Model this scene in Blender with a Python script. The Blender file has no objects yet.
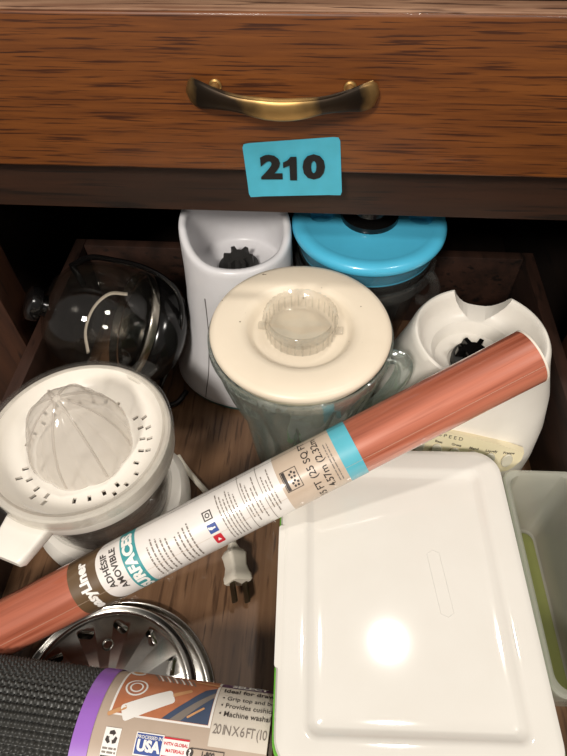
import bpy, bmesh, math, random
from mathutils import Vector, Matrix

random.seed(7)
PI = math.pi
S = bpy.context.scene
COL = S.collection

# ------------------------------------------------------------------ camera
cam_d = bpy.data.cameras.new('camera')
cam = bpy.data.objects.new('camera', cam_d)
COL.objects.link(cam)
cam_d.sensor_fit = 'VERTICAL'
cam_d.sensor_height = 36.0
cam_d.lens = 36.0 * 560.0 / 756.0
cam_d.clip_start = 0.02
cam.matrix_world = (Matrix.Translation((0.02, -0.356, 0.50)) @ Matrix.Rotation(math.radians(4.75), 4, 'Z')
                    @ Matrix.Rotation(math.radians(90 - 52.0), 4, 'X') @ Matrix.Rotation(math.radians(-1.25), 4, 'Z'))
S.camera = cam

# ------------------------------------------------------------------ world, lights, exposure
W = bpy.data.worlds.new('kitchen_ambient')
S.world = W
W.use_nodes = True
W.node_tree.nodes['Background'].inputs[0].default_value = (1.0, 0.93, 0.86, 1)
W.node_tree.nodes['Background'].inputs[1].default_value = 0.20

def area(name, loc, target, size, watts, col):
    l = bpy.data.lights.new(name, 'AREA')
    l.shape = 'DISK'; l.size = size; l.energy = watts; l.color = col
    o = bpy.data.objects.new(name, l); COL.objects.link(o)
    o.location = loc
    o.rotation_euler = (Vector(target) - Vector(loc)).to_track_quat('-Z', 'Y').to_euler()
    return o
area('ceiling_lamp_key', (0.36, 0.20, 2.05), (0.02, -0.2, 0.0), 0.09, 7.5, (1.0, 0.95, 0.88))
area('ceiling_lamp_front', (-0.45, -1.75, 1.85), (0.0, -0.1, 0.1), 0.40, 36, (1.0, 0.945, 0.87))
area('ceiling_lamp_right', (1.15, -1.0, 2.05), (0.0, -0.1, 0.1), 0.35, 10, (1.0, 0.95, 0.88))

S.view_settings.view_transform = 'Standard'
S.view_settings.look = 'None'
S.view_settings.gamma = 1.0
S.view_settings.use_curve_mapping = False
S.view_settings.exposure = 0.32
S.cycles.transparent_max_bounces = 40
S.cycles.max_bounces = 16

# ------------------------------------------------------------------ materials
def lin(c):
    out = []
    for v in c:
        v = v / 255.0
        out.append(v / 12.92 if v <= 0.04045 else ((v + 0.055) / 1.055) ** 2.4)
    return (out[0], out[1], out[2], 1.0)

def new_mat(name):
    m = bpy.data.materials.new(name); m.use_nodes = True
    nt = m.node_tree
    return m, nt, nt.nodes['Principled BSDF'], nt.nodes['Material Output']

def coords(nt, scale):
    tc = nt.nodes.new('ShaderNodeTexCoord'); mp = nt.nodes.new('ShaderNodeMapping')
    mp.inputs['Scale'].default_value = scale
    nt.links.new(tc.outputs['Object'], mp.inputs['Vector'])
    return mp

def noise(nt, vec, scale, detail=3.0, rough=0.55):
    n = nt.nodes.new('ShaderNodeTexNoise')
    n.inputs['Scale'].default_value = scale; n.inputs['Detail'].default_value = detail; n.inputs['Roughness'].default_value = rough
    nt.links.new(vec.outputs['Vector'], n.inputs['Vector'])
    return n

def ramp(nt, src, stops):
    r = nt.nodes.new('ShaderNodeValToRGB')
    while len(r.color_ramp.elements) > 1: r.color_ramp.elements.remove(r.color_ramp.elements[0])
    r.color_ramp.elements[0].position = stops[0][0]; r.color_ramp.elements[0].color = stops[0][1]
    for p, c in stops[1:]:
        e = r.color_ramp.elements.new(p); e.color = c
    nt.links.new(src, r.inputs['Fac'])
    return r

def mix(nt, fac, a, b, mode='MIX'):
    m = nt.nodes.new('ShaderNodeMix'); m.data_type = 'RGBA'; m.blend_type = mode
    if isinstance(fac, float): m.inputs[0].default_value = fac
    else: nt.links.new(fac, m.inputs[0])
    for v, i in ((a, 6), (b, 7)):
        if isinstance(v, tuple): m.inputs[i].default_value = v
        else: nt.links.new(v, m.inputs[i])
    return m.outputs[2]

def bump(nt, b, src, strength, dist):
    n = nt.nodes.new('ShaderNodeBump'); n.inputs['Strength'].default_value = strength; n.inputs['Distance'].default_value = dist
    nt.links.new(src, n.inputs['Height']); nt.links.new(n.outputs['Normal'], b.inputs['Normal'])

def plastic(name, rgb, rough=0.35, var=0.06, scale=40.0, coat=0.0, metallic=0.0, specks=False, sss=0.0, bmp=0.0):
    m, nt, b, o = new_mat(name)
    c = lin(rgb); d = (c[0] * (1 - var), c[1] * (1 - var * 1.1), c[2] * (1 - var * 1.3), 1)
    mp = coords(nt, (1, 1, 1)); n = noise(nt, mp, scale, 4)
    r = ramp(nt, n.outputs['Fac'], [(0.35, d), (0.65, c)])
    col = r.outputs['Color']
    if specks:
        n2 = noise(nt, mp, 230.0, 1.0)
        r2 = ramp(nt, n2.outputs['Fac'], [(0.20, (0.16, 0.12, 0.08, 1)), (0.225, (1, 1, 1, 1))])
        col = mix(nt, 1.0, col, r2.outputs['Color'], 'MULTIPLY')
    nt.links.new(col, b.inputs['Base Color'])
    b.inputs['Roughness'].default_value = rough; b.inputs['Metallic'].default_value = metallic
    b.inputs['Coat Weight'].default_value = coat; b.inputs['Coat Roughness'].default_value = 0.08
    if sss:
        b.inputs['Subsurface Weight'].default_value = sss; b.inputs['Subsurface Radius'].default_value = (0.004, 0.003, 0.002)
        b.inputs['Subsurface Scale'].default_value = 1.0
    if bmp: bump(nt, b, n.outputs['Fac'], bmp, 0.001)
    return m

def clear(name, tint, gloss_rough=0.04, body=0.06, body_rgb=(225, 225, 220), ior=1.45, var=0.04):
    """thin clear plastic or glass: tinted see-through + fresnel gloss + a little milky body"""
    m, nt, b, o = new_mat(name); nt.nodes.remove(b)
    tr = nt.nodes.new('ShaderNodeBsdfTransparent')
    mp = coords(nt, (1, 1, 1)); n = noise(nt, mp, 55.0, 3)
    t = tint; t2 = tuple(v * (1 - var) for v in t[:3]) + (1,)
    r = ramp(nt, n.outputs['Fac'], [(0.4, t), (0.62, t2)])
    nt.links.new(r.outputs['Color'], tr.inputs['Color'])
    df = nt.nodes.new('ShaderNodeBsdfDiffuse'); df.inputs['Color'].default_value = lin(body_rgb)
    tl = nt.nodes.new('ShaderNodeBsdfTranslucent'); tl.inputs['Color'].default_value = lin(body_rgb)
    ad = nt.nodes.new('ShaderNodeMixShader'); ad.inputs[0].default_value = 0.5
    nt.links.new(df.outputs[0], ad.inputs[1]); nt.links.new(tl.outputs[0], ad.inputs[2])
    mb = nt.nodes.new('ShaderNodeMixShader'); mb.inputs[0].default_value = body
    nt.links.new(tr.outputs[0], mb.inputs[1]); nt.links.new(ad.outputs[0], mb.inputs[2])
    gl = nt.nodes.new('ShaderNodeBsdfGlossy'); gl.inputs['Roughness'].default_value = gloss_rough
    lw = nt.nodes.new('ShaderNodeLayerWeight'); lw.inputs['Blend'].default_value = 0.5
    pw = nt.nodes.new('ShaderNodeMath'); pw.operation = 'POWER'; pw.inputs[1].default_value = 4.0; nt.links.new(lw.outputs['Facing'], pw.inputs[0])
    fr = nt.nodes.new('ShaderNodeMath'); fr.operation = 'MULTIPLY_ADD'; fr.inputs[1].default_value = 0.45; fr.inputs[2].default_value = 0.5 * ((ior - 1) / (ior + 1)) ** 2 + 0.02
    nt.links.new(pw.outputs[0], fr.inputs[0])
    mg = nt.nodes.new('ShaderNodeMixShader')
    nt.links.new(fr.outputs[0], mg.inputs[0]); nt.links.new(mb.outputs[0], mg.inputs[1]); nt.links.new(gl.outputs[0], mg.inputs[2])
    nt.links.new(mg.outputs[0], o.inputs['Surface'])
    return m

def wood(name, light, dark, pore, gx, gy, gz, rough=0.45, pores=0.55, coat=0.0, bmp=0.25):
    """grain runs along the axis with the small scale"""
    m, nt, b, o = new_mat(name)
    mp = coords(nt, (gx, gy, gz))
    n1 = noise(nt, mp, 1.0, 5, 0.6); r1 = ramp(nt, n1.outputs['Fac'], [(0.36, lin(dark)), (0.64, lin(light))])
    mp2 = coords(nt, (gx * 2.2, gy * 3.4, gz * 3.4)); n2 = noise(nt, mp2, 1.0, 3, 0.5)
    r2 = ramp(nt, n2.outputs['Fac'], [(pores, (0, 0, 0, 1)), (pores + 0.10, (1, 1, 1, 1))])
    col = mix(nt, r2.outputs['Color'], r1.outputs['Color'], lin(pore))
    nt.links.new(col, b.inputs['Base Color'])
    b.inputs['Roughness'].default_value = rough; b.inputs['Coat Weight'].default_value = coat; b.inputs['Coat Roughness'].default_value = 0.06
    if bmp: bump(nt, b, r2.outputs['Color'], -bmp, 0.0006)
    return m

M = {}
M['oak'] = wood('stained_oak', (124, 70, 25), (100, 53, 16), (64, 29, 7), 10, 210, 210, 0.45, 0.53, 0.08)
M['oak_top'] = wood('worn_oak_edge', (172, 134, 106), (120, 84, 62), (70, 42, 28), 9, 90, 90, 0.6, 0.55)
M['rail'] = wood('shaded_oak_rail', (58, 34, 20), (42, 24, 13), (24, 14, 8), 6, 90, 90, 0.55, 0.57)  # same oak stain, darkened in colour for the shadow under the drawer front
M['stile'] = wood('reddish_side_wood', (74, 44, 28), (54, 31, 20), (34, 19, 12), 50, 50, 5, 0.5, 0.58)
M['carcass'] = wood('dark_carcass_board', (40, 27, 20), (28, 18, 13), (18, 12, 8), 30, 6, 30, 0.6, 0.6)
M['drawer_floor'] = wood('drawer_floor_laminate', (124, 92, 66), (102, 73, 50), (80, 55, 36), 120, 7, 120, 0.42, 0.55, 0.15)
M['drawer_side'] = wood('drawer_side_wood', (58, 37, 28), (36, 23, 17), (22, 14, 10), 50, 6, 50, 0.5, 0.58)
M['room_floor'] = plastic('dark_room_floor', (92, 78, 66), 0.6, 0.25, 12)
M['cream'] = plastic('cream_plastic', (236, 222, 200), 0.38, 0.05, 22, specks=True)
M['white'] = plastic('warm_white_plastic', (238, 232, 222), 0.32, 0.04, 30)
M['cool_white'] = plastic('cool_white_plastic', (226, 224, 226), 0.30, 0.04, 30)
M['box_white'] = plastic('lid_white_plastic', (228, 224, 216), 0.06, 0.025, 25)
M['lid_mark'] = plastic('lid_mark_white', (212, 209, 202), 0.35, 0.02, 25)
M['panel_cream'] = plastic('panel_cream', (232, 220, 186), 0.45, 0.05, 40)
M['button'] = plastic('button_grey_cream', (206, 200, 182), 0.4, 0.06, 60)
M['seam_grey'] = plastic('seam_grey', (120, 116, 116), 0.6, 0.1, 60)
M['jug_dark_grey'] = plastic('jug_darkening_grey', (96, 86, 80), 0.4, 0.1, 60)
M['black'] = plastic('black_plastic', (15, 14, 14), 0.16, 0.2, 40)
M['rubber'] = plastic('charcoal_rubber', (46, 45, 44), 0.55, 0.2, 80, bmp=0.2)
M['blue'] = plastic('turquoise_blue_plastic', (86, 198, 236), 0.26, 0.05, 30, coat=0.3)
M['teal_foot'] = plastic('teal_foot_rubber', (52, 96, 92), 0.5, 0.1, 60)
M['steel'] = plastic('brushed_steel', (196, 192, 186), 0.20, 0.14, 60, metallic=1.0)
M['steel_band'] = plastic('steel_band', (190, 184, 172), 0.26, 0.1, 60, metallic=1.0)
M['prong'] = plastic('tarnished_brass_prong', (92, 80, 62), 0.4, 0.3, 200, metallic=0.8)
M['sticker'] = plastic('sticker_turquoise', (78, 182, 208), 0.38, 0.10, 45, bmp=0.15)
M['ink'] = plastic('black_ink', (16, 15, 17), 0.5, 0.1, 60)
M['green'] = plastic('bright_green_plastic', (110, 186, 62), 0.4, 0.08, 40)
M['cord_white'] = plastic('cord_white', (222, 214, 198), 0.5, 0.05, 60)
M['cord_black'] = plastic('cord_black', (20, 19, 19), 0.3, 0.2, 60)
M['paper'] = plastic('paper_core', (232, 222, 208), 0.7, 0.06, 120)
M['label_white'] = plastic('label_white', (236, 230, 224), 0.35, 0.03, 60, coat=0.8)
M['label_beige'] = plastic('label_beige', (206, 186, 166), 0.35, 0.06, 60, coat=0.8)
M['label_brown'] = plastic('label_brown', (104, 82, 58), 0.4, 0.08, 60, coat=0.8)
M['label_teal'] = plastic('label_teal', (64, 156, 160), 0.4, 0.06, 60, coat=0.6)
M['label_cyan'] = plastic('label_cyan', (92, 184, 202), 0.4, 0.06, 60, coat=0.8)
M['print_white'] = plastic('print_white', (244, 240, 234), 0.5, 0.02, 60)
M['print_dark'] = plastic('print_dark', (58, 50, 46), 0.55, 0.1, 60)
M['print_grey'] = plastic('print_grey', (134, 124, 116), 0.55, 0.1, 60)
M['print_blue'] = plastic('print_blue', (52, 78, 150), 0.5, 0.05, 60)
M['print_red'] = plastic('print_red', (204, 40, 56), 0.5, 0.05, 60)
M['taupe'] = plastic('sleeve_taupe', (190, 170, 152), 0.4, 0.06, 50, coat=0.4)
M['sleeve_pale'] = plastic('sleeve_pale', (222, 212, 198), 0.4, 0.05, 50, coat=0.4)
M['purple'] = plastic('sleeve_purple', (160, 106, 200), 0.4, 0.06, 50, coat=0.4)
M['purple_dark'] = plastic('sleeve_dark_purple', (92, 58, 98), 0.4, 0.1, 50, coat=0.3)
M['terracotta'] = plastic('print_terracotta', (196, 122, 84), 0.45, 0.16, 90, coat=0.4)
M['tan_print'] = plastic('print_tan', (214, 160, 112), 0.45, 0.1, 90)
M['slate_print'] = plastic('print_slate_blue', (70, 84, 110), 0.45, 0.12, 90)
M['mat_black'] = plastic('grip_mesh_black', (62, 62, 60), 0.42, 0.25, 300)
M['mat_deep'] = plastic('grip_gap_shade_black', (14, 14, 14), 0.6, 0.2, 200)  # darker than the mesh: shade in the gaps is put into this colour
M['clear'] = clear('clear_plastic', (0.97, 0.965, 0.955, 1), 0.05, 0.028, ior=1.9)
M['clear_dark'] = clear('smoky_clear_plastic', (0.80, 0.79, 0.79, 1), 0.05, 0.04)
M['carafe_glass'] = clear('carafe_glass', (0.94, 0.93, 0.91, 1), 0.03, 0.004, ior=1.6)
M['milky'] = clear('milky_plastic', (0.96, 0.965, 0.94, 1), 0.12, 0.40, (240, 240, 228))
M['milky_green'] = clear('milky_green_plastic', (0.82, 0.85, 0.70, 1), 0.15, 0.45, (192, 196, 128))
M['reamer'] = clear('reamer_translucent', (0.96, 0.95, 0.94, 1), 0.08, 0.36, (240, 234, 226))

def jar_glass():
    m = clear('green_tinted_glass', (0.95, 0.985, 0.965, 1), 0.13, 0.20, (236, 252, 245), ior=6.0)
    nt = m.node_tree; o = nt.nodes['Material Output']; base = o.inputs['Surface'].links[0].from_socket
    g = nt.nodes.new('ShaderNodeBsdfGlass'); g.inputs['Color'].default_value = (0.95, 1.0, 0.975, 1); g.inputs['IOR'].default_value = 1.48; g.inputs['Roughness'].default_value = 0.02
    mx = nt.nodes.new('ShaderNodeMixShader'); mx.inputs[0].default_value = 0.25
    mp = coords(nt, (55, 55, 16)); nz = noise(nt, mp, 1.0, 2.0); bp = nt.nodes.new('ShaderNodeBump')      # pressed-glass relief
    bp.inputs['Strength'].default_value = 0.9; bp.inputs['Distance'].default_value = 0.006; nt.links.new(nz.outputs['Fac'], bp.inputs['Height'])
    nt.links.new(bp.outputs['Normal'], g.inputs['Normal'])
    for n_ in nt.nodes:
        if n_.type == 'BSDF_GLOSSY': nt.links.new(bp.outputs['Normal'], n_.inputs['Normal'])
    nt.links.new(base, mx.inputs[1]); nt.links.new(g.outputs[0], mx.inputs[2]); nt.links.new(mx.outputs[0], o.inputs['Surface'])
    return m
M['glass'] = jar_glass()

def brass_mat():
    m, nt, b, o = new_mat('antique_brass')
    mp = coords(nt, (22, 22, 22)); n = noise(nt, mp, 1.0, 4)
    tc = nt.nodes.new('ShaderNodeTexCoord'); sx = nt.nodes.new('ShaderNodeSeparateXYZ'); nt.links.new(tc.outputs['Object'], sx.inputs[0])
    ab = nt.nodes.new('ShaderNodeMath'); ab.operation = 'ABSOLUTE'; nt.links.new(sx.outputs[0], ab.inputs[0])
    k = nt.nodes.new('ShaderNodeMath'); k.operation = 'MULTIPLY_ADD'; k.inputs[1].default_value = 12.0
    nt.links.new(ab.outputs[0], k.inputs[0])
    sc = nt.nodes.new('ShaderNodeMath'); sc.operation = 'MULTIPLY'; sc.inputs[1].default_value = 0.55; nt.links.new(n.outputs['Fac'], sc.inputs[0])
    nt.links.new(sc.outputs[0], k.inputs[2])
    r = ramp(nt, k.outputs[0], [(0.44, lin((178, 142, 86))), (0.60, lin((58, 46, 34))), (0.88, lin((44, 36, 28))), (0.98, lin((150, 118, 72)))])
    nt.links.new(r.outputs['Color'], b.inputs['Base Color'])
    b.inputs['Metallic'].default_value = 0.75; b.inputs['Roughness'].default_value = 0.40
    return m
M['brass'] = brass_mat()

def liner_mat():
    m, nt, b, o = new_mat('wood_print_vinyl')
    mp = coords(nt, (2.2, 60, 60)); n = noise(nt, mp, 1.0, 4, 0.6)
    r = ramp(nt, n.outputs['Fac'], [(0.34, lin((150, 80, 58))), (0.55, lin((194, 112, 86))), (0.72, lin((214, 138, 110)))])
    mp2 = coords(nt, (7, 190, 190)); n2 = noise(nt, mp2, 1.0, 3)
    r2 = ramp(nt, n2.outputs['Fac'], [(0.56, (1, 1, 1, 1)), (0.68, (0.72, 0.62, 0.56, 1))])
    col = mix(nt, 1.0, r.outputs['Color'], r2.outputs['Color'], 'MULTIPLY')
    nt.links.new(col, b.inputs['Base Color']); b.inputs['Roughness'].default_value = 0.35
    b.inputs['Coat Weight'].default_value = 1.0; b.inputs['Coat Roughness'].default_value = 0.05
    mp3 = coords(nt, (14, 70, 70)); n3 = noise(nt, mp3, 1.0, 2)
    bp = nt.nodes.new('ShaderNodeBump'); bp.inputs['Strength'].default_value = 0.25; bp.inputs['Distance'].default_value = 0.001
    nt.links.new(n3.outputs['Fac'], bp.inputs['Height']); nt.links.new(bp.outputs['Normal'], b.inputs['Coat Normal'])
    return m
M['liner'] = liner_mat()

# ------------------------------------------------------------------ mesh helpers
class G:
    """verts + faces that become one mesh"""
    def __init__(s): s.v = []; s.f = []
    def add(s, v, f):
        k = len(s.v); s.v += [tuple(p) for p in v]; s.f += [tuple(i + k for i in q) for q in f]; return s
    def obj(s, name, m, parent=None, sharp=38, mat=None):
        me = bpy.data.meshes.new(name); me.from_pydata(s.v, [], s.f); me.update()
        bm = bmesh.new(); bm.from_mesh(me); bmesh.ops.remove_doubles(bm, verts=bm.verts, dist=1e-6)
        bmesh.ops.recalc_face_normals(bm, faces=bm.faces); bm.to_mesh(me); bm.free()
        me.polygons.foreach_set('use_smooth', [True] * len(me.polygons))
        me.set_sharp_from_angle(angle=math.radians(sharp))
        me.materials.append(M[m] if isinstance(m, str) else m)
        o = bpy.data.objects.new(name, me); COL.objects.link(o)
        if parent: o.parent = parent
        if mat is not None: o.matrix_local = mat
        return o

def box(x0, x1, y0, y1, z0, z1, bev=0.0, seg=2):
    bm = bmesh.new(); bmesh.ops.create_cube(bm, size=1.0)
    for v in bm.verts: v.co = Vector(((x0 + x1) / 2 + v.co.x * (x1 - x0), (y0 + y1) / 2 + v.co.y * (y1 - y0), (z0 + z1) / 2 + v.co.z * (z1 - z0)))
    if bev: bmesh.ops.bevel(bm, geom=list(bm.edges), offset=bev, segments=seg, affect='EDGES', profile=0.5)
    g = G(); bm.verts.index_update()
    g.add([v.co[:] for v in bm.verts], [[v.index for v in f.verts] for f in bm.faces]); bm.free(); return g

def rings(rs, closed_ends=True, loop=False):
    """loft through rings (lists of points, same length)"""
    g = G(); n = len(rs[0]); v = [p for r in rs for p in r]; f = []
    m = len(rs)
    for i in range(m if loop else m - 1):
        a = i * n; b = ((i + 1) % m) * n
        for j in range(n): f.append((a + j, a + (j + 1) % n, b + (j + 1) % n, b + j))
    if closed_ends and not loop:
        f.append(tuple(range(n))[::-1]); f.append(tuple(range((m - 1) * n, m * n)))
    return g.add(v, f)

def lathe(prof, n=48, fn=None, loop=False, caps=False):
    rs = []
    for (r, z) in prof:
        ring = []
        for j in range(n):
            a = 2 * PI * j / n
            rr, zz = fn(r, z, a) if fn else (r, z)
            rr = max(rr, 1e-6)
            ring.append((rr * math.cos(a), rr * math.sin(a), zz))
        rs.append(ring)
    return rings(rs, caps, loop)

def catmull(pts, k=8, closed=False):
    P = [Vector(p) for p in pts]; n = len(P); out = []
    for i in range(n if closed else n - 1):
        p0 = P[(i - 1) % n] if closed or i > 0 else P[0] * 2 - P[1]
        p1, p2 = P[i], P[(i + 1) % n]
        p3 = P[(i + 2) % n] if closed or i + 2 < n else P[-1] * 2 - P[-2]
        for j in range(k):
            t = j / k
            out.append(0.5 * ((2 * p1) + (p2 - p0) * t + (2 * p0 - 5 * p1 + 4 * p2 - p3) * t * t + (3 * p1 - p0 - 3 * p2 + p3) * t ** 3))
    if not closed: out.append(P[-1])
    return out

def tube(pts, r, n=10, closed=False, flat=1.0, smooth=8):
    P = catmull(pts, smooth, closed) if smooth else [Vector(p) for p in pts]
    rs = []; up = Vector((0, 0, 1)); m = len(P)
    for i, p in enumerate(P):
        t = (P[(i + 1) % m] - P[(i - 1) % m]) if closed else (P[min(i + 1, m - 1)] - P[max(i - 1, 0)])
        t.normalize()
        if i == 0:
            e = up.cross(t)
            if e.length < 0.1: e = Vector((1, 0, 0)).cross(t)
        else: e = e - t * e.dot(t)
        e.normalize(); q = t.cross(e)
        rr = r(i / (m - 1)) if callable(r) else r
        rs.append([tuple(p + e * (rr * math.cos(2 * PI * j / n)) + q * (rr * flat * math.sin(2 * PI * j / n))) for j in range(n)])
    return rings(rs, True, closed)

def rrect(hx, hy, r, k=6, cx=0, cy=0):
    out = []
    for sx, sy, a0 in ((1, 1, 0), (-1, 1, 90), (-1, -1, 180), (1, -1, 270)):
        for i in range(k + 1):
            a = math.radians(a0 + 90 * i / k)
            out.append((cx + sx * (hx - r) + r * math.cos(a), cy + sy * (hy - r) + r * math.sin(a)))
    return out

def prism(poly, z0, z1, bev=0.0):
    if bev:
        cx = sum(p[0] for p in poly) / len(poly); cy = sum(p[1] for p in poly) / len(poly)
        ins = []
        for x, y in poly:
            d = math.hypot(x - cx, y - cy) or 1
            ins.append((x - (x - cx) / d * bev, y - (y - cy) / d * bev))
        return rings([[(x, y, z0) for x, y in ins], [(x, y, z0 + bev) for x, y in poly], [(x, y, z1 - bev) for x, y in poly], [(x, y, z1) for x, y in ins]])
    return rings([[(x, y, z0) for x, y in poly], [(x, y, z1) for x, y in poly]])

def empty(name, label, cat, loc=(0, 0, 0), rotz=0.0, group=None, matrix=None):
    o = bpy.data.objects.new(name, None); COL.objects.link(o); o.empty_display_size = 0.02
    if matrix is not None: o.matrix_world = matrix
    else: o.location = loc; o.rotation_euler = (0, 0, rotz)
    o['label'] = label; o['category'] = cat
    if group: o['group'] = group
    return o

def frame_matrix(origin, x, z):
    x = Vector(x).normalized(); z = Vector(z); z = (z - x * z.dot(x)).normalized(); y = z.cross(x)
    m = Matrix((x, y, z)).transposed().to_4x4(); m.translation = Vector(origin); return m

def axis_matrix(origin, z):
    q = Vector(z).to_track_quat('Z', 'Y'); m = q.to_matrix().to_4x4(); m.translation = Vector(origin); return m

def cut(o, cutters):
    """boolean difference, applied"""
    c = cutters.obj('cutter_tmp', 'black')
    c.matrix_world = Matrix.Identity(4)
    c.parent = o.parent
    c.matrix_local = o.matrix_local
    bpy.context.view_layer.update()
    md = o.modifiers.new('cut', 'BOOLEAN'); md.object = c; md.operation = 'DIFFERENCE'; md.solver = 'EXACT'
    dg = bpy.context.evaluated_depsgraph_get()
    me = bpy.data.meshes.new_from_object(o.evaluated_get(dg))
    o.modifiers.clear(); old = o.data
    mats = list(old.materials)
    o.data = me
    me.materials.clear()
    me.materials.append(mats[0])
    me.polygons.foreach_set('material_index', [0] * len(me.polygons))
    me.polygons.foreach_set('use_smooth', [True] * len(me.polygons)); me.set_sharp_from_angle(angle=math.radians(35))
    bpy.data.objects.remove(c)

def text2d(s, size, bold=0.0, align='CENTER', spacing=1.0):
    """flat glyph mesh: list of (x, y), faces"""
    cu = bpy.data.curves.new('glyphs', 'FONT'); cu.body = s; cu.size = size; cu.align_x = align; cu.align_y = 'CENTER'
    cu.offset = bold; cu.space_character = spacing; cu.resolution_u = 3; cu.fill_mode = 'FRONT'
    o = bpy.data.objects.new('glyphs', cu); COL.objects.link(o)
    bpy.context.view_layer.update()
    dg = bpy.context.evaluated_depsgraph_get()
    me = bpy.data.meshes.new_from_object(o.evaluated_get(dg))
    v = [(p.co.x, p.co.y) for p in me.vertices]; f = [tuple(p.vertices) for p in me.polygons]
    bpy.data.objects.remove(o); bpy.data.curves.remove(cu); bpy.data.meshes.remove(me)
    return v, f

def quads2d(rects):
    v = []; f = []
    for (x0, x1, y0, y1) in rects:
        k = len(v); v += [(x0, y0), (x1, y0), (x1, y1), (x0, y1)]; f.append((k, k + 1, k + 2, k + 3))
    return v, f

def ring2d(cx, cy, r0, r1, n=20, sq=1.0):
    v = []; f = []
    for i in range(n):
        a = 2 * PI * i / n
        v += [(cx + r0 * math.cos(a), cy + r0 * sq * math.sin(a)), (cx + r1 * math.cos(a), cy + r1 * sq * math.sin(a))]
        j = (i + 1) % n; f.append((2 * i, 2 * j, 2 * j + 1, 2 * i + 1))
    return v, f

def frame2d(x0, x1, y0, y1, t):
    return quads2d([(x0, x1, y0, y0 + t), (x0, x1, y1 - t, y1), (x0, x0 + t, y0 + t, y1 - t), (x1 - t, x1, y0 + t, y1 - t)])

def greek(x0, x1, y, h, gap=0.0006, word=(0.0012, 0.0042)):
    """a line of tiny print: word-long dashes"""
    out = []; x = x0
    while x < x1:
        w = random.uniform(*word); out.append((x, min(x + w, x1), y - h / 2, y + h / 2)); x += w + gap
    return out

# ------------------------------------------------------------------ the room floor
fl = box(-1.5, 1.5, -2.0, 1.2, -0.14, -0.12).obj('floor', 'room_floor'); fl['kind'] = 'structure'
fl['label'] = 'dark kitchen floor below the cabinet'; fl['category'] = 'floor'

# ------------------------------------------------------------------ cabinet carcass
cab = empty('cabinet', 'dark wooden kitchen cabinet frame around the open drawer', 'cabinet', (0, 0.02, -0.12))
def cb(name, m, x0, x1, y0, y1, z0, z1, bev=0.001):
    return box(x0, x1, y0 - 0.02, y1 - 0.02, z0 + 0.12, z1 + 0.12, bev).obj(name, m, cab)
cb('rail', 'rail', -0.27, 0.27, 0.018, 0.038, 0.2315, 0.30, 0.0015)
cb('upper_rail', 'rail', -0.27, 0.27, 0.021, 0.041, 0.372, 0.45)
cb('stile', 'stile', -0.34, -0.27, 0.0, 0.038, -0.12, 0.27)
cb('stile', 'stile', 0.27, 0.34, 0.0, 0.038, -0.12, 0.27)
cb('upper_stile', 'rail', -0.34, -0.27, 0.0205, 0.0405, 0.272, 0.45)
cb('upper_stile', 'rail', 0.27, 0.34, 0.0205, 0.0405, 0.272, 0.45)
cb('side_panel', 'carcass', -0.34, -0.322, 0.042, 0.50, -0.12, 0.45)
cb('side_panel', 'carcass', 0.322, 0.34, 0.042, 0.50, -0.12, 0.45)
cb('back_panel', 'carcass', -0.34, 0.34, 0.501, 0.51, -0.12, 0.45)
cb('light_blocking_top', 'carcass', -0.34, 0.34, 0.018, 0.51, 0.451, 0.468)  # unseen top, added to keep light from leaking into the carcass
cb('base_panel', 'carcass', -0.32, 0.32, 0.042, 0.50, -0.10, -0.085)

# ------------------------------------------------------------------ upper drawer with its pull
ud = empty('drawer', 'closed oak drawer front with a brass bow pull', 'drawer', (0, 0.0, 0.2785))
fr = box(-0.315, 0.315, 0.0, 0.0195, 0.0, 0.0995, 0.0022, 3).obj('drawer_front', 'oak', ud)
box(-0.313, 0.313, 0.0012, 0.0190, 0.0990, 0.1003, 0.0004, 1).obj('top_edge', 'oak_top', ud)['label'] = 'worn pale top edge'
# bow pull: flat lobed ends, a wide belly in the middle
def pull():
    n = 61; rs = []
    for i in range(n):
        t = -1 + 2 * i / (n - 1); x = t * 0.0595
        out = 0.0040 + 0.0150 * max(0.0, 1 - abs(t) ** 2.2) ** 0.75           # stand-off from the drawer face
        a = abs(t)
        hh = 0.0068 - 0.0014 * math.exp(-((a - 0.45) / 0.18) ** 2) + 0.0018 * math.exp(-((a - 0.86) / 0.12) ** 2)
        if a > 0.93: hh *= max(0.25, math.sqrt(max(0.0, 1 - ((a - 0.93) / 0.072) ** 2)))
        th = 0.0028 + 0.0008 * math.exp(-(t / 0.3) ** 2)
        zc = -0.0045 * math.exp(-(t / 0.50) ** 2)
        ring = []
        for j in range(16):
            b = 2 * PI * j / 16; cy = math.cos(b); sy = math.sin(b)
            ring.append((x, -out + th * cy, zc + hh * (abs(sy) ** 0.75) * (1 if sy >= 0 else -1)))
        rs.append(ring)
    return rings(rs)
ph = pull().obj('pull_handle', 'brass', ud, 50, Matrix.Translation((-0.0063, 0, 0.0580)))
for sx in (-1, 1):
    lathe([(0.0001, 0), (0.0040, 0), (0.0040, 0.0015), (0.0030, 0.002), (0.0030, 0.0085), (0.0001, 0.0085)], 16).obj('mounting_post', 'brass', ph, 40, Matrix.Translation((sx * 0.042, 0.0002, 0.001)) @ Matrix.Rotation(PI / 2, 4, 'X'))
tube([(-0.055, -0.0070, 0.0078), (-0.03, -0.0180, 0.0038), (0, -0.0205, 0.0016), (0.03, -0.0180, 0.0038), (0.055, -0.0070, 0.0078)], 0.0008, 8).obj('bead_edge', 'brass', ph)

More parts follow.
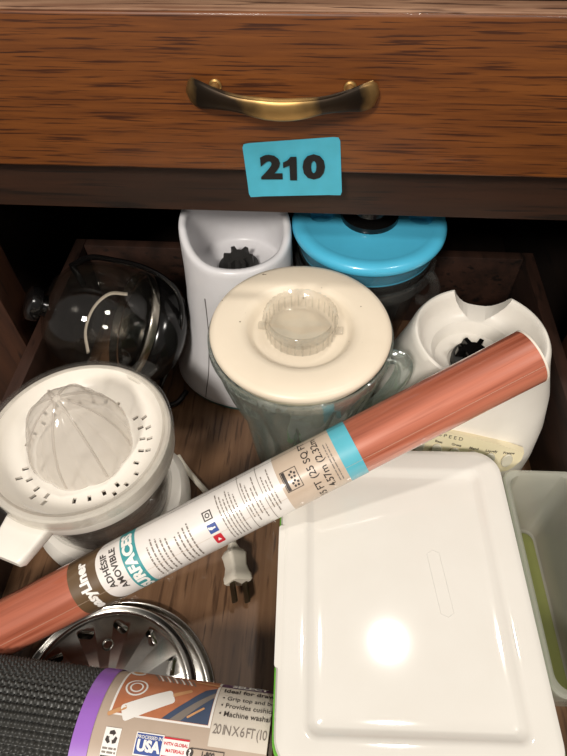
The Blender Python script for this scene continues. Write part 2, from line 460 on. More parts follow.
# ------------------------------------------------------------------ number sticker
stx = [(-0.0343, 0.2995), (0.0315, 0.3060), (0.0357, 0.2630), (-0.0313, 0.2593)]
st = empty('number_sticker', 'turquoise paper sticker printed 210 below the brass pull', 'sticker', (0.0, -0.0006, 0.2820))
def bil(u, v):
    a, b, c, d = [Vector((p[0], p[1])) for p in stx]
    return (a * (1 - u) + b * u) * (1 - v) + (d * (1 - u) + c * u) * v
rows = []
g = G(); n = 14
vs = []; fs = []
for layer in (0.0, 0.0003):
    for i in range(n + 1):
        for j in range(n + 1):
            u, v = j / n, i / n; p = bil(u, v)
            # rounded corners, slight curl at the edges
            du = min(u, 1 - u); dv = min(v, 1 - v)
            if du + dv < 0.04: p = p + (bil(0.5, 0.5) - p) * 0.03
            curl = 0.0015 * max(0, abs(u - 0.5) * 2 - 0.8) * 5 * v ** 2 + 0.0012 * v ** 3
            vs.append((p.x, -layer - curl, p.y - 0.2820))
k = (n + 1) ** 2
for i in range(n):
    for j in range(n):
        a = i * (n + 1) + j
        fs.append((a, a + 1, a + n + 2, a + n + 1)); fs.append((k + a, k + a + n + 1, k + a + n + 2, k + a + 1))
for j in range(n):
    for a, b in ((j, j + 1), (n * (n + 1) + j + 1, n * (n + 1) + j), ((j + 1) * (n + 1), j * (n + 1)), (j * (n + 1) + n, (j + 1) * (n + 1) + n)):
        fs.append((a, k + a, k + b, b))
g.add(vs, fs).obj('paper', 'sticker', st)
ca, sa = math.cos(0.035), math.sin(0.035)
def digit(pts, faces):
    G().add([(x * ca - y * sa, -0.0016, x * sa + y * ca + 0.0008) for x, y in pts], faces).obj('number_print', 'ink', st)
for ch, dx in (('2', -0.0148), ('0', 0.0148)):
    tv, tf = text2d(ch, 0.0235, 0.0013)
    digit([(x * 1.20 + dx, y) for x, y in tv], tf)
one = [(-0.0020, -0.0092), (0.0030, -0.0092), (0.0030, 0.0088), (-0.0010, 0.0088), (-0.0032, 0.0062), (-0.0064, 0.0046), (-0.0064, 0.0004), (-0.0020, 0.0022)]
digit(one, [(0, 1, 2, 7), (2, 3, 4, 7), (4, 5, 6, 7)])

# ------------------------------------------------------------------ pulled-out drawer
dr = empty('pull_out_drawer', 'open pulled-out drawer of dark brown wood holding appliances', 'drawer', (0, -0.145, -0.012))
def db(name, m, x0, x1, y0, y1, z0, z1, bev=0.001):
    return box(x0, x1, y0 + 0.145, y1 + 0.145, z0 + 0.012, z1 + 0.012, bev).obj(name, m, dr)
db('bottom_panel', 'drawer_floor', -0.242, 0.242, -0.43, 0.131, -0.012, 0.0, 0)
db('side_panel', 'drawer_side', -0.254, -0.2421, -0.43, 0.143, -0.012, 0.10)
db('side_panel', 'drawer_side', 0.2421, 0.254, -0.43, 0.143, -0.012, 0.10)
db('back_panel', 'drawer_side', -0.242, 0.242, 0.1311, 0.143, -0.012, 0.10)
db('front_panel', 'oak', -0.315, 0.315, -0.45, -0.4301, -0.03, 0.17, 0.002)

# ------------------------------------------------------------------ glass blender jar with cream lid
bj = empty('blender_jar', 'green-tinted glass blender jar with cream lid and clear cap', 'blender jar', (0.0095, -0.0655, 0.0008))
def flute(r, z, a):
    w = max(0.0, min(1.0, (0.168 - z) / 0.03)) * max(0.0, min(1.0, z / 0.02))
    k = abs(math.cos(2 * a + 0.5)) ** 6
    return r * (1 + 0.075 * w * (abs(math.cos(7 * a)) ** 0.6 - 0.6)), z
outer = [(0.0001, 0.0), (0.030, 0.0), (0.037, 0.002), (0.0395, 0.008), (0.0410, 0.02), (0.0445, 0.05), (0.0480, 0.09), (0.0578, 0.125), (0.0640, 0.15), (0.0672, 0.165), (0.0695, 0.172), (0.0712, 0.178), (0.0708, 0.184)]
inner = [(0.0690, 0.184), (0.0660, 0.172), (0.0630, 0.162), (0.0595, 0.148), (0.0540, 0.125), (0.0452, 0.09), (0.0405, 0.05), (0.0370, 0.02), (0.033, 0.012), (0.0001, 0.010)]
lathe(outer + inner, 168, flute).obj('glass_body', 'glass', bj, 60)
tube([(0.0625, -0.002, 0.160), (0.078, -0.004, 0.163), (0.0825, -0.007, 0.150), (0.0745, -0.007, 0.120), (0.060, -0.004, 0.092), (0.0480, -0.001, 0.086)], 0.0045, 12, flat=1.6).obj('handle', 'glass', bj)
lid = lathe([(0.0001, 0.1765), (0.0640, 0.1765), (0.0655, 0.1845), (0.0675, 0.1848), (0.0686, 0.1860), (0.0688, 0.1890), (0.0675, 0.1912), (0.0640, 0.1922), (0.047, 0.1926),
             (0.0425, 0.1915), (0.0395, 0.1890), (0.0372, 0.1850), (0.0345, 0.1832), (0.0290, 0.1830), (0.0001, 0.1830)], 96).obj('lid', 'cream', bj, 45)
cap = lathe([(0.0001, 0.1845), (0.0235, 0.1845), (0.0255, 0.1855), (0.0262, 0.1880), (0.0262, 0.1975), (0.0272, 0.1985), (0.0278, 0.2010), (0.0272, 0.2030), (0.0262, 0.2036), (0.0246, 0.2030), (0.0240, 0.2005),
             (0.0234, 0.1960), (0.0230, 0.1900), (0.0001, 0.1895)], 96, lambda r, z, a: (r * (1 + (0.020 * (1 if math.cos(36 * a) > 0 else -1) * (1.0 if 0.1985 < z < 0.2031 and r > 0.0255 else 0.0))), z)).obj('cap', 'clear', lid, 35)
for i in range(30):
    a = 2 * PI * i / 30
    box(0.0259, 0.0268, -0.0007, 0.0007, 0.1862, 0.1972, 0.0003, 1).obj('rib', 'clear', cap, 40, Matrix.Rotation(a, 4, 'Z'))
for a in (0.02, PI - 0.1):
    box(0.0262, 0.0325, -0.0025, 0.0025, 0.1842, 0.1890, 0.0008, 2).obj('lug', 'clear', cap, 40, Matrix.Rotation(a, 4, 'Z'))

# ------------------------------------------------------------------ motor base at the back left
wb = empty('blender_motor', 'tall white blender base with scooped rim beside the glass dome', 'blender base', (-0.0528, 0.0455, 0.0003), -0.15); wb.scale = (0.965, 0.965, 1)
def gear(r0, r1, h, teeth, m, parent, z0, name='coupling'):
    rs = []
    for z, k in ((z0, 1.0), (z0 + h, 0.92)):
        ring = []
        for j in range(teeth * 8):
            a = 2 * PI * j / (teeth * 8); ph = (j % 8)
            r = r1 if ph in (0, 1, 2) else r0
            ring.append((r * k * math.cos(a), r * k * math.sin(a), z))
        rs.append(ring)
    return rings(rs).obj(name, m, parent, 30)
def sstep(a, b, x):
    t = max(0.0, min(1.0, (x - a) / (b - a))); return t * t * (3 - 2 * t)
def rimfn(r, z, a):
    top = 0.186 + 0.022 * sstep(-0.95, 0.60, math.sin(a) - 0.50 * math.cos(a))
    if z >= 0.153: z = 0.153 + (z - 0.153) * (top - 0.153) / 0.047
    # waist pinch on the front face
    f = sstep(0.75, 1.0, -math.sin(a)) * sstep(0.01, 0.05, z) * sstep(0.16, 0.10, z)
    w = sstep(0.13, 0.0, z)
    kx = 1 + (0.16 if math.cos(a) < 0 else 0.02) * w; ky = 1 - 0.12 * w
    return r * (1 - 0.07 * f) / math.sqrt((math.cos(a) / kx) ** 2 + (math.sin(a) / ky) ** 2), z
lathe([(0.0001, 0.004), (0.070, 0.004), (0.0725, 0.007), (0.0725, 0.012), (0.0705, 0.022), (0.0655, 0.045), (0.0600, 0.075), (0.0560, 0.105), (0.0535, 0.135), (0.0520, 0.160), (0.0512, 0.190), (0.0508, 0.1955), (0.0495, 0.199), (0.0465, 0.2),
       (0.0440, 0.1985), (0.0430, 0.195), (0.0428, 0.175), (0.0428, 0.155), (0.0430, 0.1515), (0.0400, 0.1495), (0.0200, 0.1490), (0.0001, 0.1490)], 96, rimfn).obj('housing', 'cool_white', wb, 60)
lathe([(0.0001, 0.0), (0.069, 0.0), (0.0712, 0.002), (0.0718, 0.005), (0.0001, 0.005)], 72, rimfn).obj('foot_ring', 'teal_foot', wb)
cpl = lathe([(0.0001, 0.1491), (0.0195, 0.1491), (0.0195, 0.1530), (0.0165, 0.1545), (0.0120, 0.1550), (0.0001, 0.1550)], 36).obj('coupling_hub', 'rubber', wb)
gear(0.0085, 0.0150, 0.0105, 6, 'rubber', cpl, 0.1545, 'coupling_teeth')
sp = []
for z, r in ((0.150, 0.0529), (0.135, 0.0535), (0.105, 0.0560), (0.075, 0.0600), (0.045, 0.0655), (0.022, 0.0705), (0.010, 0.0725)):
    a = math.radians(-112 - 60 * (0.150 - z)); q, zz = rimfn(r, z, a); sp.append((q * math.cos(a), q * math.sin(a), zz))
tube(sp, 0.0006, 6).obj('seam', 'seam_grey', wb)

# ------------------------------------------------------------------ blue-lidded jar at the back
bb = empty('blue_lid_jar', 'clear plastic blender jar with bright blue lid under the rail', 'blender jar', (0.0645, 0.066, 0.0005)); bb.scale = (0.975, 0.975, 1)
lathe([(0.0001, 0.0), (0.032, 0.0), (0.035, 0.003), (0.040, 0.03), (0.049, 0.08), (0.057, 0.13), (0.0625, 0.160), (0.0665, 0.172), (0.0672, 0.186), (0.0650, 0.186), (0.0640, 0.172), (0.0600, 0.160), (0.0545, 0.13), (0.0465, 0.08), (0.0375, 0.03), (0.032, 0.007), (0.0001, 0.006)], 72).obj('jar_body', 'clear_dark', bb, 50)
blid = lathe([(0.0001, 0.165), (0.0600, 0.165), (0.0632, 0.168), (0.0636, 0.185), (0.0695, 0.1855), (0.0706, 0.1880), (0.0702, 0.1915), (0.0680, 0.1940), (0.0640, 0.1952), (0.0590, 0.1945), (0.0560, 0.1935), (0.0300, 0.1950), (0.0001, 0.1955)], 96).obj('lid', 'blue', bb, 45)
ctr = G()
for px, py in ((-0.043, 0.0035), (0.0465, 0.004)):
    c1 = lathe([(0.0001, 0.184), (0.0115, 0.184), (0.0125, 0.21), (0.0001, 0.21)], 28)
    ctr.add([(x + px, y + py, z) for x, y, z in c1.v], c1.f)
cut(blid, ctr)
lathe([(0.0001, 0.1952), (0.0255, 0.1952), (0.0262, 0.1965), (0.0255, 0.2000), (0.0220, 0.2025), (0.0160, 0.2035), (0.0150, 0.2075), (0.0120, 0.2095), (0.0001, 0.2098)], 48).obj('center_knob', 'black', blid, 40)
lathe([(0.0642, 0.1475), (0.0672, 0.1475), (0.0680, 0.149), (0.0680, 0.158), (0.0672, 0.1595), (0.0642, 0.1595)], 72, None, True).obj('rim_band', 'clear', bb, 40)
tube([(0.0585, -0.028, 0.157), (0.064, -0.033, 0.150), (0.066, -0.034, 0.138), (0.062, -0.031, 0.126), (0.0535, -0.0265, 0.122)], 0.004, 10, flat=1.4).obj('handle', 'clear', bb)

# ------------------------------------------------------------------ wide white base at the right
rb = empty('blender_motor', 'wide white blender base with notched collar and button panel', 'blender base', (0.1575, -0.0335, 0.0003), math.radians(-10)); rb.scale = (1, 1, 0.96)
def sup(hx, hyf, hyb, p, z, n=96, cx=0.0, cy=0.0):
    out = []
    for j in range(n):
        a = 2 * PI * j / n; c, s = math.cos(a), math.sin(a)
        q = 2.0 / p
        x = hx * (abs(c) ** q) * (1 if c >= 0 else -1)
        y = (hyb if s >= 0 else hyf) * (abs(s) ** q) * (1 if s >= 0 else -1)
        out.append((cx + x, cy + y, z))
    return out
lv = []
for (z, hx, hf, hb, p) in ((0.004, 0.070, 0.070, 0.060, 2.4), (0.008, 0.0725, 0.0725, 0.062, 2.4), (0.03, 0.0765, 0.0745, 0.0625, 2.7), (0.055, 0.0765, 0.0740, 0.0620, 2.7), (0.085, 0.0755, 0.068, 0.0610, 2.5),
                           (0.11, 0.0715, 0.0605, 0.0600, 2.2), (0.135, 0.0635, 0.0560, 0.0585, 2.0), (0.150, 0.0590, 0.0555, 0.0570, 2.0), (0.158, 0.0570, 0.0550, 0.0560, 2.0)):
    lv.append(sup(hx, hf, hb, p, z))
def circ(r, z, n=96): return [(r * math.cos(2 * PI * j / n), r * math.sin(2 * PI * j / n), z) for j in range(n)]
lv += [circ(0.0545, 0.1625), circ(0.0535, 0.1632), circ(0.0520, 0.1632), circ(0.0505, 0.1620), circ(0.0490, 0.1575), circ(0.0470, 0.1500), circ(0.0440, 0.1430), circ(0.0400, 0.1400),
       circ(0.0365, 0.1385), circ(0.0335, 0.1335), circ(0.0315, 0.1280), circ(0.0270, 0.1262), circ(0.0200, 0.1258), circ(0.0194, 0.1235), circ(0.0150, 0.1232)]
hs = rings(lv).obj('housing', 'white', rb, 50)
ct = G()                                   # the notch at the back of the collar
poly = [(-0.0165, 0.018), (0.0165, 0.018), (0.0180, 0.032), (0.0195, 0.070), (-0.0195, 0.070), (-0.0180, 0.032)]
ct.add(*[(lambda q: (q.v, q.f))(rings([[(x * k, y, z) for x, y in poly] for z, k in ((0.1390, 0.15), (0.1398, 0.40), (0.1425, 0.66), (0.1475, 0.90), (0.154, 1.12), (0.1635, 1.32), (0.185, 1.60))]))][0])
cut(hs, ct)
lathe([(0.0001, 0.0), (0.0660, 0.0), (0.0680, 0.002), (0.0680, 0.0041), (0.0001, 0.0041)], 64, lambda r, z, a: (r * (1.0 if r < 0.01 else 0.88 + 0.0 * a), z)).obj('foot_pad', 'rubber', rb)
hub = lathe([(0.0001, 0.1236), (0.0172, 0.1236), (0.0176, 0.1300), (0.0168, 0.1330), (0.0120, 0.1338), (0.0001, 0.1338)], 36).obj('coupling_hub', 'rubber', rb)
gear(0.0090, 0.0155, 0.009, 6, 'black', hub, 0.1335, 'coupling_teeth')
# raked control panel on the front
pm = frame_matrix((-0.002, -0.0700, 0.0895), (1, 0, 0), (0, -0.955, 0.31))
shape = [(-0.060, -0.017), (0.053, -0.017), (0.060, 0.004), (0.0615, 0.0095), (0.056, 0.0120), (0.030, 0.0165), (0.0, 0.0180), (-0.030, 0.0165), (-0.056, 0.0120), (-0.0615, 0.0095)]
def curve_back(g, k=7.5):
    g.v = [(x, y, z - k * x * x * 0.40) for x, y, z in g.v]; return g
def dense(poly, k=6):
    out = []
    for i in range(len(poly)):
        a, b = poly[i], poly[(i + 1) % len(poly)]
        out += [(a[0] + (b[0] - a[0]) * t / k, a[1] + (b[1] - a[1]) * t / k) for t in range(k)]
    return out
xs = [-0.0560 + 0.112 * i / 24 for i in range(25)]
def edge(x, up):
    best = 0.0125 - (abs(x) / 0.0560) ** 2 * 0.007
    return best + 0.0055 * (1 - (abs(x) / 0.0560) ** 2) if up else -0.017 + 0.014 * max(0, (abs(x) - 0.044) / 0.012) ** 2
pg = G(); v = []; f = []
for zz in (-0.005, 0.0024):
    for x in xs:
        for up in (False, True): v.append((x, edge(x, up), zz - 2.6 * x * x))
n = len(xs)
for i in range(n - 1):
    a = 2 * i; b = 2 * n + 2 * i
    f += [(a, a + 1, a + 3, a + 2), (b, b + 2, b + 3, b + 1), (a, a + 2, b + 2, b), (a + 1, b + 1, b + 3, a + 3)]
f += [(0, 2 * n, 2 * n + 1, 1), (2 * n - 2, 2 * n - 1, 4 * n - 1, 4 * n - 2)]
panel = pg.add(v, f).obj('control_panel', 'panel_cream', rb, 35, pm)
for i in range(7):
    x = -0.0435 + 0.0145 * i
    ov = [(0.0046 * math.cos(2 * PI * j / 24), 0.0072 * math.sin(2 * PI * j / 24)) for j in range(24)]
    prism(ov, 0.0, 0.0022, 0.0007).obj('button', 'button', panel, 40, Matrix.Translation((x, -0.003, 0.0022 - 2.6 * x * x)) @ Matrix.Rotation(math.atan(5.2 * x), 4, 'Y'))
def panel_text(s, size, x, y, m='print_dark', bold=0.0):
    tv, tf = text2d(s, size, bold)
    G().add([(x + a, y + b, 0.00262 - 2.6 * (x + a) ** 2) for a, b in tv], tf).obj('lettering', m, panel)
panel_text('S P E E D', 0.0052, -0.006, 0.0140)
for i, w in enumerate(('Stir', 'Chop', 'Beat', 'Grate', 'Blend', 'Liquefy', 'Frappe')): panel_text(w, 0.0034, -0.0435 + 0.0145 * i, 0.0068 - 0.0006 * abs(i - 3), bold=0.00008)

# ------------------------------------------------------------------ citrus juicer
ju = empty('citrus_juicer', 'white citrus juicer with clear reamer cone and see-through jug', 'juicer', (-0.1610, -0.1335, 0.0003))
rings([sup(0.0640, 0.0640, 0.0640, 2.0, 0.0), sup(0.0700, 0.0680, 0.0700, 2.2, 0.003), sup(0.0700, 0.0680, 0.0700, 2.2, 0.014), sup(0.0640, 0.0620, 0.0640, 2.1, 0.024), sup(0.046, 0.046, 0.046, 2.0, 0.028)]).obj('motor_base', 'white', ju, 40)
lathe([(0.0001, 0.0278), (0.052, 0.0278), (0.0530, 0.0281), (0.0001, 0.0283)], 48).obj('jug_darkening_disc', 'jug_dark_grey', ju)  # added dark disc, makes the clear jug look darker inside
jug = lathe([(0.0001, 0.0285), (0.050, 0.0285), (0.0565, 0.031), (0.0585, 0.040), (0.0600, 0.070), (0.0625, 0.098), (0.0655, 0.1025), (0.0660, 0.1050), (0.0640, 0.1050), (0.0605, 0.098), (0.0578, 0.070), (0.0562, 0.040), (0.054, 0.0335), (0.0001, 0.0325)], 72).obj('jug', 'clear', ju, 45)
box(-0.066, -0.057, -0.010, 0.010, 0.045, 0.095, 0.002).obj('jug_handle', 'clear', jug, 40, Matrix.Rotation(0.6, 4, 'Z'))
sieve = lathe([(0.0600, 0.1052), (0.0710, 0.1052), (0.0722, 0.1075), (0.0728, 0.1250), (0.0722, 0.1285), (0.0706, 0.1300), (0.0680, 0.1298), (0.0662, 0.1275), (0.0640, 0.1215), (0.0590, 0.1150), (0.0500, 0.1115), (0.0420, 0.1105), (0.0360, 0.1120), (0.0300, 0.1140), (0.0001, 0.1150),
               (0.0001, 0.1125), (0.0350, 0.1095), (0.0420, 0.1080), (0.0510, 0.1088), (0.0580, 0.1118)], 96, None, True).obj('strainer', 'white', ju, 45)
sl = G()
for ring, r, cnt in ((0, 0.0465, 26), (1, 0.0525, 30)):
    for i in range(cnt):
        if (i * 7) // cnt % 2 and ring: continue
        if i % 5 == 4: continue
        a = 2 * PI * i / cnt
        b = box(r - 0.0024, r + 0.0024, -0.0014, 0.0014, 0.10, 0.12)
        R = Matrix.Rotation(a, 3, 'Z')
        sl.add([tuple(R @ Vector(p)) for p in b.v], b.f)
cut(sieve, sl)
def cone(r, z, a):
    k = abs(math.cos(4 * a)) ** 0.7
    w = sstep(0.179, 0.160, z)
    return r * (1 - 0.06 * (1 - k) * w), z
ream = lathe([(0.0400, 0.1140), (0.0402, 0.1180), (0.0392, 0.1280), (0.0368, 0.1390), (0.0325, 0.1500), (0.0262, 0.1605), (0.0185, 0.1690), (0.0100, 0.1750), (0.0040, 0.1782), (0.0001, 0.1790)], 128, cone).obj('reamer', 'reamer', ju, 60)
for i in range(8):                         # raised ribs running up to the tip
    a = 2 * PI * i / 8
    tube([(r * math.cos(a), r * math.sin(a), z) for r, z in ((0.0398, 0.1180), (0.0388, 0.1290), (0.0362, 0.1400), (0.0318, 0.1510), (0.0254, 0.1615), (0.0176, 0.1700), (0.0090, 0.1760), (0.0030, 0.1788))], 0.0010, 6, smooth=3).obj('rib', 'reamer', ream)
lathe([(0.0744, 0.1205), (0.0744, 0.1312), (0.0735, 0.1326), (0.0700, 0.1330), (0.0665, 0.1318), (0.0665, 0.1306), (0.0698, 0.1316), (0.0728, 0.1312), (0.0732, 0.1205)], 72, None, True).obj('clear_cover', 'clear', ju, 45)
hd = Vector((-0.028, -0.092, 0)).normalized()
hm = frame_matrix((hd.x * 0.060, hd.y * 0.060, 0.113), hd, (0.0, 0, 1))
rings([[(x, y, z) for y, z in rrect(w, h, 0.003, 3)] for x, w, h in ((0.0, 0.019, 0.0055), (0.012, 0.018, 0.0060), (0.026, 0.0160, 0.0058), (0.036, 0.0145, 0.0055), (0.0385, 0.0125, 0.0040))]).obj('handle', 'white', ju, 40, hm)
rings([[(x, y, z) for x, y in rrect(0.0115, 0.010, 0.006, 5)] for z in (0.127, 0.1288)]).obj('cover_tab', 'clear', ju, 40, Matrix.Rotation(math.radians(62), 4, 'Z') @ Matrix.Translation((0.076, 0, 0)))

# ------------------------------------------------------------------ glass dome vessel with black collar, lying at the back left
A = Vector((-0.2275, -0.0030, 0.1385)); B = Vector((-0.1245, 0.0325, 0.0640)); LN = (A - B).length
cm = axis_matrix(B, A - B)
cf = empty('glass_carafe', 'clear glass carafe with black collar and knob lying behind the juicer', 'carafe', matrix=cm)
lathe([(0.0480, 0.044), (0.0525, 0.056), (0.0550, 0.072), (0.0540, 0.088), (0.0495, 0.104), (0.0410, 0.118), (0.0280, 0.128), (0.0130, 0.1322), (0.0001, 0.1330),
       (0.0001, 0.1310), (0.0125, 0.1303), (0.0270, 0.1262), (0.0395, 0.1165), (0.0478, 0.1030), (0.0520, 0.0875), (0.0530, 0.072), (0.0505, 0.056), (0.0460, 0.044)], 72, None, True).obj('glass_body', 'carafe_glass', cf, 60)
lathe([(0.0535, 0.044), (0.0550, 0.044), (0.0556, 0.0462), (0.0562, 0.0500), (0.0556, 0.0515), (0.0535, 0.0515)], 72, None, True).obj('metal_band', 'steel_band', cf, 40)
lathe([(0.0001, 0.004), (0.030, 0.004), (0.042, 0.008), (0.0505, 0.015), (0.0548, 0.026), (0.0545, 0.040), (0.0510, 0.0435), (0.0001, 0.0435)], 72).obj('collar', 'black', cf, 45)
lathe([(0.0001, 0.1300), (0.0100, 0.1312), (0.0095, 0.1350), (0.0150, 0.1370), (0.0165, 0.1410), (0.0155, 0.1460), (0.0100, 0.1485), (0.0001, 0.1490)], 36).obj('knob', 'black', cf, 45)
inv = cm.inverted()
tube([inv @ Vector(p) for p in ((-0.2040, -0.0060, 0.078), (-0.2100, 0.0150, 0.0870), (-0.2030, 0.0330, 0.101), (-0.1870, 0.0440, 0.111), (-0.170, 0.048, 0.108))], 0.0034, 8, flat=0.35).obj('inner_strip', 'paper', cf)
arc = [(-0.2248, 0.0624, 0.13), (-0.200, 0.0560, 0.147), (-0.1772, 0.0487, 0.152), (-0.1415, 0.0405, 0.15), (-0.1154, 0.0293, 0.14), (-0.1063, 0.0141, 0.12), (-0.1141, -0.0017, 0.09), (-0.1318, -0.015, 0.05), (-0.1440, -0.0180, 0.022)]
tube([inv @ Vector(p) for p in arc], 0.0026, 10, flat=1.5).obj('handle_strap', 'black', cf)
tube([inv @ Vector(p) for p in ((-0.1440, -0.0180, 0.022), (-0.1500, -0.006, 0.022), (-0.148, 0.006, 0.030))], 0.003, 8).obj('strap_anchor', 'black', cf)
tube([inv @ Vector(p) for p in ((-0.2248, 0.0624, 0.13), (-0.2180, 0.0540, 0.126), (-0.2100, 0.044, 0.122))], 0.003, 8).obj('strap_anchor', 'black', cf)

# ------------------------------------------------------------------ cords
kb = tube([(-0.118, 0.006, 0.0035), (-0.126, -0.010, 0.0035), (-0.140, -0.014, 0.0035), (-0.158, -0.006, 0.0035), (-0.170, 0.012, 0.0035), (-0.176, 0.040, 0.0035), (-0.150, 0.075, 0.0035), (-0.110, 0.108, 0.0035)], 0.003, 8).obj('black_cord', 'cord_black')
kb['label'] = 'thin black cord on the drawer floor under the glass carafe'; kb['category'] = 'cord'
pc = empty('power_cord', 'white power cord with two-prong plug lying under the wood-print roll', 'power cord', (-0.038, -0.195, 0.0))
def P(x, y, z): return (x + 0.038, y + 0.195, z)
tube([P(-0.1130, -0.0760, 0.0032), P(-0.1060, -0.0850, 0.0032), P(-0.0970, -0.0950, 0.0032), P(-0.0792, -0.1127, 0.0032), P(-0.0610, -0.1300, 0.0034), P(-0.0510, -0.1480, 0.0050), P(-0.0455, -0.1620, 0.0110), P(-0.0440, -0.1705, 0.0145)], 0.0029, 10, flat=0.8).obj('cord', 'cord_white', pc)
pd = Vector((0.0115, -0.042, -0.001))
pmx = frame_matrix((-0.044 + 0.038, -0.1705 + 0.195, 0.0148), pd, (0.62, 0, 0.78)) @ Matrix.Scale(1.04, 4)
plug = rings([[(x, y, z) for y, z in rrect(w, h, r, 4)] for x, w, h, r in ((-0.002, 0.0036, 0.0030, 0.0025), (0.003, 0.0052, 0.0044, 0.003), (0.0045, 0.0075, 0.0060, 0.003), (0.0080, 0.0092, 0.0078, 0.003), (0.0115, 0.0084, 0.0074, 0.003), (0.0180, 0.0078, 0.0070, 0.003),
               (0.0235, 0.0088, 0.0080, 0.003), (0.0260, 0.0098, 0.0088, 0.003), (0.0300, 0.0098, 0.0088, 0.003), (0.0312, 0.0088, 0.0078, 0.003))]).obj('plug', 'cord_white', pc, 40, pmx)
for s in (-1, 1):
    pg = prism(rrect(0.0085, 0.0031, 0.0012, 3), -0.00075, 0.00075)
    pr_ = pg.obj('prong', 'prong', plug, 40, Matrix.Translation((0.0390, s * 0.0062, 0.0)) @ Matrix.Rotation(PI / 2, 4, 'X'))
    hole = lathe([(0.0001, -0.002), (0.0013, -0.002), (0.0013, 0.002), (0.0001, 0.002)], 12); hole.v = [(x + 0.0045, y, z) for x, y, z in hole.v]
    cut(pr_, hole)

# ------------------------------------------------------------------ food processor discs
def disc(name, label, cx, cy, z, R, tilt=(0.0, 0.0), slots=True):
    e = empty(name, label, 'grater disc', (cx, cy, z), 0.0, 'metal food processor discs')
    e.rotation_euler = (tilt[0], tilt[1], 0)
    o = lathe([(0.0001, 0.0016), (R - 0.010, 0.0016), (R - 0.0075, 0.0006), (R - 0.006, 0.0), (R - 0.0030, 0.0006), (R - 0.0006, 0.0030), (R, 0.0042), (R - 0.0006, 0.0050), (R - 0.0016, 0.0046), (R - 0.0036, 0.0024), (R - 0.0062, 0.0018), (R - 0.0078, 0.0024), (R - 0.010, 0.0034), (0.0001, 0.0034)], 96).obj('plate', 'steel', e, 40)
    if slots:
        pos = []
        for a in range(0, 360, 30): pos.append((0.0545, a + 1))
        ctr = G()
        for r, a in pos:
            q = prism(rrect(0.0068, 0.0034, 0.0032, 5), -0.01, 0.02)
            R3 = Matrix.Rotation(math.radians(a), 3, 'Z') @ Matrix.Translation((r, 0, 0)).to_3x3()
            Rm = Matrix.Rotation(math.radians(a), 4, 'Z') @ Matrix.Translation((r, 0, 0)) @ Matrix.Rotation(math.radians(58), 4, 'Z')
            ctr.add([tuple(Rm @ Vector(p)) for p in q.v], q.f)
        c0 = lathe([(0.0001, -0.01), (0.0036, -0.01), (0.0036, 0.02), (0.0001, 0.02)], 16)
        cut(o, ctr)
        for r, a in pos:                          # each slot has a raised cutting lip
            Rm = Matrix.Rotation(math.radians(a), 4, 'Z') @ Matrix.Translation((r, 0, 0.0034)) @ Matrix.Rotation(math.radians(58), 4, 'Z')
            rs = []
            for i in range(7):
                u = -1 + 2 * i / 6; x = 0.0064 * u; hgt = 0.0026 * (1 - u * u) ** 0.5 if abs(u) < 1 else 0.0
                rs.append([(x, -0.0036, -0.0003), (x, -0.0022, hgt * 0.75), (x, -0.0004, hgt), (x, -0.0004, hgt - 0.0005), (x, -0.0020, hgt * 0.75 - 0.0006), (x, -0.0032, -0.0006)])
            rings(rs).obj('cutting_lip', 'steel', e, 40, Rm)
        lathe([(0.0028, 0.0032), (0.0046, 0.0034), (0.0046, 0.0040), (0.0040, 0.0044), (0.0030, 0.0040)], 20, None, True).obj('rivet_ring', 'steel', e, 40, Matrix.Translation((-0.008, 0.0405, 0)))
    return e
disc('grater_disc', 'larger plain steel disc, lower of the two grater discs', -0.1225, -0.3010, 0.0005, 0.0805, slots=False)
disc('grater_disc', 'slotted stainless steel grater disc lying on the other disc', -0.1285, -0.2970, 0.0060, 0.0715)

# ------------------------------------------------------------------ storage box with white lid
sb = empty('storage_box', 'white-lidded green-edged plastic storage box in front of the button panel', 'storage box', (0.0898, -0.2252, 0.0005), math.radians(2.0))
HX, HY = 0.0850, 0.1085
body = []
for z, k in ((0.0, -0.016), (0.003, -0.0135), (0.05, -0.0105), (0.088, -0.0085), (0.0925, -0.004), (0.0945, -0.004)):
    body.append([(x, y, z) for x, y in rrect(HX + k, HY + k, 0.016, 8)])
inn = []
for z, k in ((0.0945, -0.0065), (0.088, -0.0105), (0.05, -0.0125), (0.004, -0.0155), (0.003, -0.018)):
    inn.append([(x, y, z) for x, y in rrect(HX + k, HY + k, 0.015, 8)])
rings(body + inn).obj('box_body', 'milky_green', sb, 40)
rings([[(x, y, z) for x, y in rrect(HX + k, HY + k, 0.019, 8)] for z, k in ((0.0905, 0.0006), (0.0925, 0.0029), (0.0955, 0.0029), (0.0968, 0.0006))]).obj('green_gasket', 'green', sb, 40)
ll = []
for z, k, r in ((0.0970, -0.001, 0.019), (0.0975, 0.0014, 0.020), (0.0990, 0.0018, 0.020), (0.1015, 0.0006, 0.019), (0.1030, -0.0020, 0.018), (0.1034, -0.0045, 0.016), (0.1030, -0.0150, 0.010), (0.1027, -0.0172, 0.008), (0.1015, -0.0188, 0.0065), (0.0992, -0.0222, 0.005), (0.0988, -0.0238, 0.004), (0.0988, -0.0300, 0.003)):
    ll.append([(x, y, z) for x, y in rrect(HX + k, HY + k, r, 8)])
ll[-1] = [(x, y, z) for x, y, z in ll[-1]]
lidb = rings(ll).obj('lid', 'box_white', sb, 30)
rings([[(x, y, z) for x, y in rrect(0.0042, 0.048, 0.002, 4)] for z in (0.0985, 0.1022, 0.1026)]).obj('hinge_tab', 'box_white', lidb, 30, Matrix.Translation((-HX + 0.0012, -0.006, 0)))
hexo = [(-0.0045, 0.021), (0.0, 0.0235), (0.0045, 0.021), (0.0045, -0.021), (0.0, -0.0235), (-0.0045, -0.021)]
